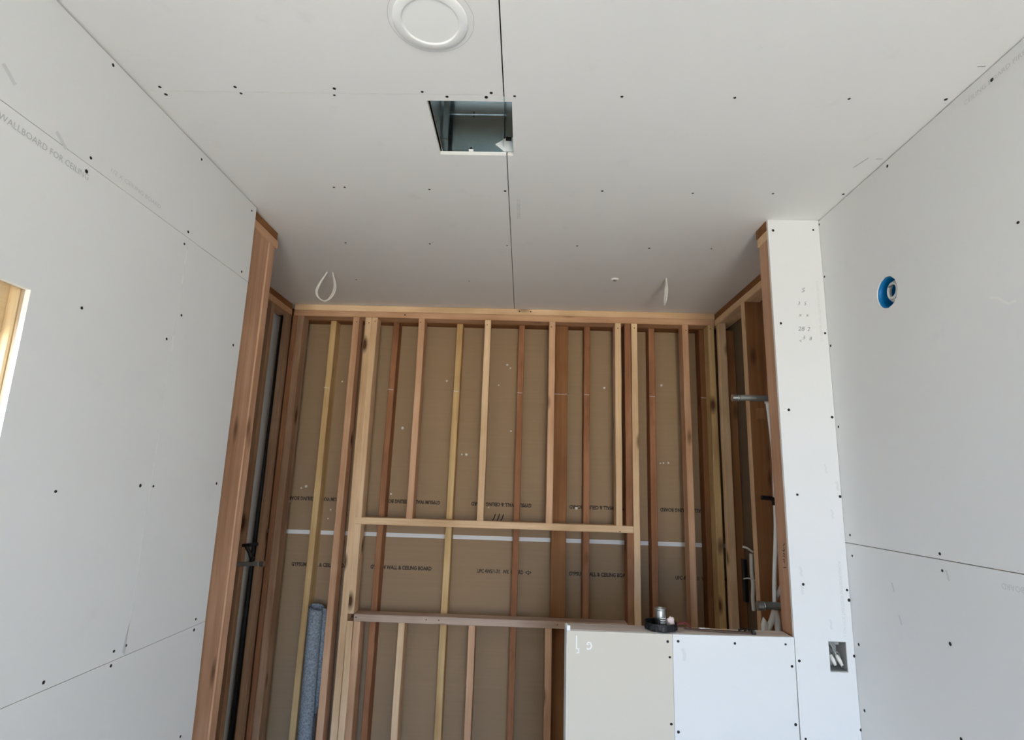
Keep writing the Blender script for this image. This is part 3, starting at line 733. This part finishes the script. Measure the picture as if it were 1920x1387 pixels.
# ---- downlight
dl = thing('downlight', 'round white recessed downlight in the ceiling, switched off', 'ceiling light', (-.247, 1.136, CEIL))
put('trim_ring', lathe_bm([(.089, -.0002), (.0888, -.0030), (.0868, -.0046), (.0700, -.0058), (.0680, -.0056), (.0662, -.0030), (.0655, -.0012)], 56), 'trim', dl, (-.247, 1.136, CEIL), smooth=True)
put('lens', lathe_bm([(.0664, -.0026), (.05, -.0034), (.02, -.0038), (0, -.0039)], 56), 'lens', dl, (-.247, 1.136, CEIL), smooth=True)
bm = bmesh.new(); N = 72; rg = []
for k in range(N):
    a = 2 * math.pi * k / N
    rg.append([bm.verts.new((rr_ * math.cos(a), rr_ * math.sin(a), 0)) for rr_ in (.1008, .1018)])
for k in range(N): bm.faces.new((rg[k][0], rg[k][1], rg[(k + 1) % N][1], rg[(k + 1) % N][0]))
put('pencil_circle', bm, 'ink', c_near, (-.245, 1.133, CEIL - .0004))

# ---- wire loops hanging from the ceiling
w1_ = thing('wire_loop', 'white cable bent in an open teardrop loop hanging from the ceiling, left', 'cable', (-1.046, 2.79, CEIL), 'cable loops hanging from the ceiling')
def teardrop(s, off, wob):
    c = [(-.017, 0, .012), (-.018, 0, -.004), (-.048, off * .4, -.06), (-.062, off, -.105), (-.050, off, -.140), (-.018, off, -.160), (.012 + wob, off, -.150), (.034 + wob, off, -.112), (.036 + wob * .6, off * .6, -.07), (.016, 0, -.006), (.014, 0, .012)]
    return [Vector((-1.046 + p[0] * s, 2.79 + p[1], CEIL + p[2])) for p in spline(c, 7)]
world_tube('cable_strand', teardrop(1, -.006, 0.002), .0036, 'cable', w1_)
world_tube('cable_strand', teardrop(.95, .004, -.010), .0036, 'cable', w1_)
w2_ = thing('wire_loop', 'white cable loop seen edge-on hanging from the ceiling, right', 'cable', (.708, 2.784, CEIL), 'cable loops hanging from the ceiling')
for o_, s_ in ((0, 1), (.006, .92)):
    c = [(.004, -.012, .012), (.003, -.014, -.01), (.0, -.04, -.07), (-.004, -.03, -.125), (-.006 + o_, .0, -.142), (.0 + o_, .03, -.12), (.006 + o_, .03, -.06), (.006, .012, -.01), (.006, .010, .012)]
    world_tube('cable_strand', [Vector((.708 + p[0], 2.784 + p[1] * s_, CEIL + p[2] * s_)) for p in spline(c, 7)], .0036, 'cable', w2_)
ws = thing('sprinkler_stub', 'small round pale fitting in the ceiling between the two wire loops', 'ceiling fitting', (.452, 2.80, CEIL))
put('fitting_ring', lathe_bm([(.020, -.0003), (.019, -.006), (.014, -.009), (.010, -.007), (.009, -.001)], 20), 'cable', ws, (.452, 2.80, CEIL), smooth=True)
put('fitting_core', lathe_bm([(.008, -.001), (.008, -.010), (.004, -.012), (0, -.012)], 12), 'pipe', ws, (.452, 2.80, CEIL), smooth=True)

# ---- round blue electrical box in the right wall
by, bz, br = BLUE
bb = thing('junction_box', 'round blue plastic electrical box with coiled white cable in the right wall', 'electrical box', (XR, by, bz))
rot = Vector((-1, 0, 0)).to_track_quat('Z', 'Y').to_matrix()
put('box_cup', lathe_bm([(.0495, -.003), (.0495, -.062), (.046, -.066), (0, -.066), ], 40), 'blue', bb, (XR, by, bz), rot=rot, smooth=False)
put('box_rim', lathe_bm([(.0515, -.0125), (.0515, -.004), (.0495, -.003), (.0475, -.004), (.0475, -.02)], 40), 'blue', bb, (XR, by, bz), rot=rot, smooth=True)
cl = []
for k in range(0, 84):
    a = k * .2 + 1.0; r_ = .036 - .00017 * k
    cl.append((XR + .034 - .022 * k / 84, by - .006 + r_ * math.cos(a), bz + .003 + r_ * math.sin(a) * 1.05))
world_tube('coiled_cable', cl, .0046, 'cable', bb)
world_tube('cable_tail', [Vector(p) for p in spline([(XR + .058, by + .002, bz + .045), (XR + .035, by + .002, bz + .036), (XR + .022, by - .008, bz + .03), (XR + .016, by + .012, bz + .022)], 6)], .0042, 'pipe', bb)

# ---- rectangular outlet box in the wing wall
ob = thing('outlet_box', 'open grey outlet box with loose wires low on the wing wall', 'electrical box', ((BX[0] + BX[1]) / 2, YW, BX[2]))
x0, x1, z0, z1 = BX
for a, b_ in (((x0 - .002, YW + .003, z0 + .004), (x0 + .001, YW + .07, z1)), ((x1 - .001, YW + .003, z0 + .004), (x1 + .002, YW + .07, z1)),
              ((x0, YW + .003, z1 - .002), (x1, YW + .07, z1 + .001)), ((x0, YW + .003, z0), (x1, YW + .07, z0 + .003)), ((x0, YW + .068, z0), (x1, YW + .07, z1))):
    slab('box_side', a, b_, 'boxgrey', ob)
slab('mounting_ear', (x0 + .022, YW + .004, z1 - .012), (x0 + .038, YW + .008, z1 - .001), 'zinc', ob, bevel=.002)
for cx, tilt in ((x0 + .013, .012), (x0 + .034, .014)):
    world_tube('wire_connector', [(cx, YW + .02, z0 + .05), (cx + tilt * .5, YW + .017, z0 + .034), (cx + tilt, YW + .014, z0 + .018)], [.006, .0075, .005], 'cable', ob, n=8)
    world_tube('wire', spline([(cx - .004, YW + .06, z1 - .006), (cx - .002, YW + .035, z1 - .03), (cx, YW + .02, z0 + .05)], 5), .0015, 'cable', ob, n=6)
world_tube('wire', spline([(x0 + .012, YW + .05, z1 - .004), (x0 + .02, YW + .012, z1 - .03), (x0 + .040, YW + .012, z0 + .055), (x0 + .050, YW + .03, z0 + .02), (x0 + .055, YW + .03, z0 + .008)], 6), .0022, 'zinc', ob, n=6)
world_tube('wire', spline([(x0 + .006, YW + .05, z1 - .01), (x0 + .008, YW + .02, z1 - .04), (x0 + .022, YW + .02, z0 + .014)], 6), .0018, 'black', ob, n=6)

# ---- things on the ledge of the half wall
LZ = ZT + .0012
ds = thing('round_dish', 'round black plastic dish lying on the half wall ledge', 'dish', (.503, 2.163, LZ))
put('dish_bowl', lathe_bm([(0, 0), (.050, 0), (.056, .003), (.0575, .008), (.0575, .026), (.0555, .0265), (.054, .024), (.053, .006), (0, .004)], 40), 'black', ds, (.503, 2.163, LZ), smooth=False)
for k in range(7):
    a = R(200 + k * 22)
    put('grip_rib', box_bm(.010, .003, .016, .0008), 'black', ds, (.503 + .0578 * math.cos(a), 2.163 + .0578 * math.sin(a), LZ + .012), rot=Matrix.Rotation(a + R(90), 3, 'Z'))
cp = thing('pipe_coupling', 'short galvanised pipe coupling standing in the round black dish', 'pipe coupling', (.503, 2.160, LZ + .0045))
put('coupling_tube', lathe_bm([(.0155, 0), (.0195, 0), (.0195, .058), (.0188, .060), (.0205, .062), (.0205, .068), (.017, .068), (.0155, .064), (.0155, 0)], 32), 'zinc', cp, (.503, 2.160, LZ + .0045), smooth=True)
for k in range(4):
    bm = tube_bm([(.0203 * math.cos(a), .0203 * math.sin(a), 0) for a in [R(255 + 9 * i) for i in range(7)]], .0016, 6)
    put('thread_rib', bm, 'white' if k else 'zinc', cp, (.503, 2.160, LZ + .018 + k * .0075), smooth=True)
slab('cut_slot', (.489, 2.1395, LZ + .012), (.4945, 2.1425, LZ + .034), 'black', cp, bevel=.001)
bm = bmesh.new(); bmesh.ops.create_icosphere(bm, subdivisions=3, radius=.017)
for vv in bm.verts:
    n_ = noise.noise(vv.co * 90) * .007 + noise.noise(vv.co * 220) * .003
    vv.co = vv.co * (1 + n_ / .017 * .9); vv.co.z *= 1.15; vv.co.x *= .9
pk = put('crumpled_paper', bm, 'pinkpaper', None, (.540, 2.163, LZ + .0235)); tag(pk, 'crumpled pinkish paper lump in the black dish beside the coupling', 'paper')
sh = thing('wood_shim', 'thin dark curved wood strip lying on the half wall ledge', 'wood strip', (.71, 2.145, LZ))
bm = bmesh.new(); N = 16; prv = None
for i in range(N + 1):
    tt = i / N; x_ = -.118 + .236 * tt; w_ = .0035 + .006 * min(1, 3 * tt) ; yc = .030 - .075 * tt + .045 * tt * tt; h_ = .0035 + .002 * math.sin(math.pi * tt)
    cur = [bm.verts.new((x_, yc + s_ * w_, zq)) for s_, zq in ((-1, 0.0), (1, 0.0), (1, h_), (-1, h_))]
    if prv:
        for k in range(4): bm.faces.new((prv[k], prv[(k + 1) % 4], cur[(k + 1) % 4], cur[k]))
    else: bm.faces.new(cur[::-1])
    prv = cur
bm.faces.new(prv)
put('strip_body', bm, 'stain', sh, (.71, 2.150, LZ))
slab('strip_end', (.815, 2.131, LZ + .0005), (.829, 2.147, LZ + .010), 'black', sh, bevel=.001)
for k, (nx, ny, an, l_) in enumerate(((.800, 2.185, .6, .034), (.812, 2.178, .9, .030), (.822, 2.19, -.4, .03), (.834, 2.182, .3, .026))):
    o = thing('loose_screw', ('leftmost loose black drywall screw of the four on the ledge', 'second loose black screw from the left on the ledge', 'third loose black screw from the left on the ledge, pointing back', 'rightmost loose black drywall screw of the four on the ledge')[k], 'screw', (nx, ny, LZ), 'screws piled on the ledge')
    dxy = Vector((math.cos(an), math.sin(an), 0)) * l_ / 2; c0 = Vector((nx, ny, LZ + .004))
    world_tube('screw_shank', [c0 - dxy, c0 + dxy * .8, c0 + dxy], [.0021, .0019, .0003], 'screw', o, n=6)
    world_tube('screw_head', [c0 - dxy * 1.0, c0 - dxy * 1.10], [.0025, .0042], 'screw', o, n=8)
for i, (nx, ny, s_) in enumerate(((.655, 2.175, .012), (.676, 2.182, .008), (.735, 2.178, .009))):
    bm = box_bm(s_ * 1.6, s_, s_ * .55)
    for vv in bm.verts: vv.co += Vector((random.uniform(-.003, .003), random.uniform(-.002, .002), 0))
    o = put('plaster_chip', bm, 'gypsum' if i != 2 else 'pink', None, (nx, ny, LZ + s_ * .28))
    tag(o, ('leftmost pale plaster chip behind the curved wood strip', 'small pale plaster chip in the middle behind the curved wood strip', 'brownish chip behind the curved wood strip')[i], 'debris', 'chips on the ledge')
for i, (a, b_) in enumerate((((.556, 2.188, .008), (.595, 2.196, .014)), ((.575, 2.196, .012), (.618, 2.186, .004)))):
    pts = spline([(a[0], a[1], LZ + a[2]), ((a[0] + b_[0]) / 2, a[1] + .004, LZ + a[2] + .006), (b_[0], b_[1], LZ + b_[2])], 5)
    o = world_tube('wire_scrap', pts, .004, 'dkred', None, n=6)
    tag(o, ('upper dark red wire scrap behind the black dish', 'lower dark red wire scrap behind the black dish')[i], 'wire', 'red wire scraps on the ledge')

# ---- plumbing in the right side wall
def stub(name, label, a, b_, r_, group):
    o = thing(name, label, 'pipe', b_, group); a = Vector(a); b_ = Vector(b_); d = (b_ - a).normalized()
    world_tube('pipe_length', spline([a, a.lerp(b_, .33) + Vector((0, 0, .002)), a.lerp(b_, .66), b_], 4), r_, 'pipe', o, n=14)
    world_tube('end_cap', [a - d * .004, a - d * .003, a + d * .016, a + d * .017], [r_ * .7, r_ * 1.22, r_ * 1.22, r_ * .9], 'zinc', o, n=12, smooth=False)
    world_tube('clamp_band', [a + d * .021, a + d * .027], r_ * 1.14, 'zinc', o, n=14)
    return o
GP = 'galvanised pipe stubs in the alcove'
stub('pipe_stub', 'upper galvanised pipe stub poking out of the right alcove wall', (.885, 2.40, EYE + .390), (1.06, 2.40, EYE + .392), .0125, GP)
stub('pipe_stub', 'lower galvanised pipe stub in the right alcove wall above the ledge', (.946, 2.40, EYE - .442), (1.14, 2.40, EYE - .446), .0150, GP)
px = thing('water_pipe', 'white plastic water pipe running down inside the right alcove wall', 'pipe', (1.02, 2.41, EYE - .45))
world_tube('tube_run', spline([(1.036, 2.412, EYE + .385), (1.046, 2.418, EYE + .271), (1.054, 2.424, EYE + .138), (1.052, 2.43, EYE - .014), (1.046, 2.43, EYE - .163), (1.029, 2.43, EYE - .349), (1.023, 2.43, EYE - .47)], 6), .0085, 'white', px, n=12)
world_tube('pipe_elbow', [(1.036, 2.412, EYE + .372), (1.0355, 2.412, EYE + .402)], .012, 'cable', px, n=12)
world_tube('pipe_branch', spline([(1.023, 2.43, EYE - .462), (1.010, 2.43, EYE - .50), (.988, 2.43, EYE - .545), (.976, 2.43, EYE - .59), (.972, 2.43, .04)], 5), .012, 'cable', px, n=12)
world_tube('pipe_branch', spline([(1.023, 2.43, EYE - .462), (1.030, 2.428, EYE - .50), (1.033, 2.428, EYE - .56)], 5), .013, 'cable', px, n=12)
world_tube('pipe_brace', [(1.026, 2.44, EYE - .44), (1.066, 2.45, EYE - .37)], .008, 'cable', px, n=8)
bc = px
world_tube('clip_arm', [(.985, 2.405, EYE - .022), (1.02, 2.408, EYE - .023), (1.046, 2.412, EYE - .03)], [.0095, .0095, .008], 'black', bc, n=8, smooth=False, label='black plastic clip arm')
world_tube('clip_collar', [(1.049, 2.43, EYE - .020), (1.048, 2.43, EYE - .052)], .0115, 'black', bc, n=12)
bk = put('wood_block', box_bm(.214, .03, .05, .002), 'brown', None, (1.124, 2.475, EYE + .335)); tag(bk, 'small wood block behind the top of the white water pipe', 'wood block')
cb = thing('cable_bundle', 'pale flat cable stapled deep in the right alcove wall by a black box', 'cable', (1.22, 3.16, EYE - .6))
world_tube('cable_drop', spline([(1.232, 3.18, EYE - .325), (1.229, 3.18, EYE - .42), (1.233, 3.18, EYE - .48), (1.228, 3.18, EYE - .55), (1.231, 3.18, EYE - .612)], 5), .0105, 'cable', cb, n=8)
world_tube('cable_loop', spline([(1.245, 3.19, EYE - .318), (1.215, 3.19, EYE - .298), (1.195, 3.20, EYE - .292)], 5), .006, 'cable', cb, n=8)
world_tube('cable_tie', spline([(1.176, 3.16, EYE - .452), (1.20, 3.155, EYE - .447), (1.232, 3.15, EYE - .455), (1.243, 3.15, EYE - .466)], 5), .0035, 'cable', cb, n=6)
slab('cable_box', (1.200, 3.215, EYE - .58), (1.222, 3.25, EYE - .36), 'black', cb, bevel=.003)

# ---- plumbing in the left side wall
stub('pipe_stub', 'galvanised pipe stub crossing the black shadow gap in the left alcove wall', (-1.318, 3.0, EYE - .437), (-1.47, 3.0, EYE - .443), .0115, GP)
bp_ = thing('shadow_gap_tube', 'thin black tube drawn for the shadow gap, floor to ceiling inside the left alcove wall', 'pipe', (-1.527, 3.335, 0.04))  # tapered black tube stands in for the shadow gap between the studs
world_tube('tube_run', [(-1.529, 3.318, .04), (-1.528, 3.322, .9), (-1.524, 3.33, 1.7), (-1.519, 3.335, PB - .01)], [.0155, .014, .0105, .0085], 'black', bp_, n=12)
br_ = thing('pipe_bracket', 'black angled bracket beside the black shadow gap in the left alcove wall', 'bracket', (-1.40, 3.0, EYE - .37))
world_tube('bracket_arm', [(-1.437, 3.0, EYE - .350), (-1.40, 3.0, EYE - .346), (-1.366, 3.02, EYE - .342)], .0085, 'black', br_, n=8, smooth=False)
world_tube('bracket_leg', [(-1.416, 3.0, EYE - .356), (-1.396, 3.0, EYE - .385), (-1.378, 3.0, EYE - .425)], .009, 'black', br_, n=8, smooth=False)
world_tube('bracket_stem', [(-1.380, 3.0, EYE - .405), (-1.381, 3.0, EYE - .428)], .012, 'black', br_, n=10)

# ---- grey felt roll standing between the studs
fr = thing('felt_roll', 'rolled grey-blue felt sheet standing between studs at the back left', 'roll', (-1.155, 3.385, 0.0))
bm = bmesh.new(); N = 54; prv = None
prof = []
for i in range(N + 1):
    a = i / N * 4.6 * math.pi; r_ = .0455 - .0011 * a; prof.append((r_ * math.cos(a + .55), r_ * math.sin(a + .55)))
levels = [0.0, .35, .7, ZT - .2335 + .0]
for lz in levels:
    sh_ = (-.012 * lz, .010 * lz)
    cur = [bm.verts.new((p[0] + sh_[0], p[1] + sh_[1], lz + (.014 * math.sin(i * .25) if lz == levels[-1] else 0))) for i, p in enumerate(prof)]
    if prv:
        for i in range(N): bm.faces.new((prv[i], prv[i + 1], cur[i + 1], cur[i]))
    prv = cur
put('roll_body', bm, 'felt', fr, (-1.150, 3.392, .002), smooth=True)
bm = bmesh.new(); prv = None
for lz in (0.40, .6, .8, .950):
    w_ = 1.0 if lz > .5 else .35
    cur = [bm.verts.new((-.002 + .055 * w_ * tt, .012 * math.sin(tt * 2.6) + .010 * lz, lz - (.014 * tt if lz > .9 else 0))) for tt in (0, .25, .5, .75, 1)]
    if prv:
        for i in range(4): bm.faces.new((prv[i], prv[i + 1], cur[i + 1], cur[i]))
    prv = cur
bm.normal_update(); bmesh.ops.solidify(bm, geom=bm.faces[:], thickness=.003)
put('loose_flap', bm, 'felt', fr, (-1.128, 3.398, .002), smooth=True)
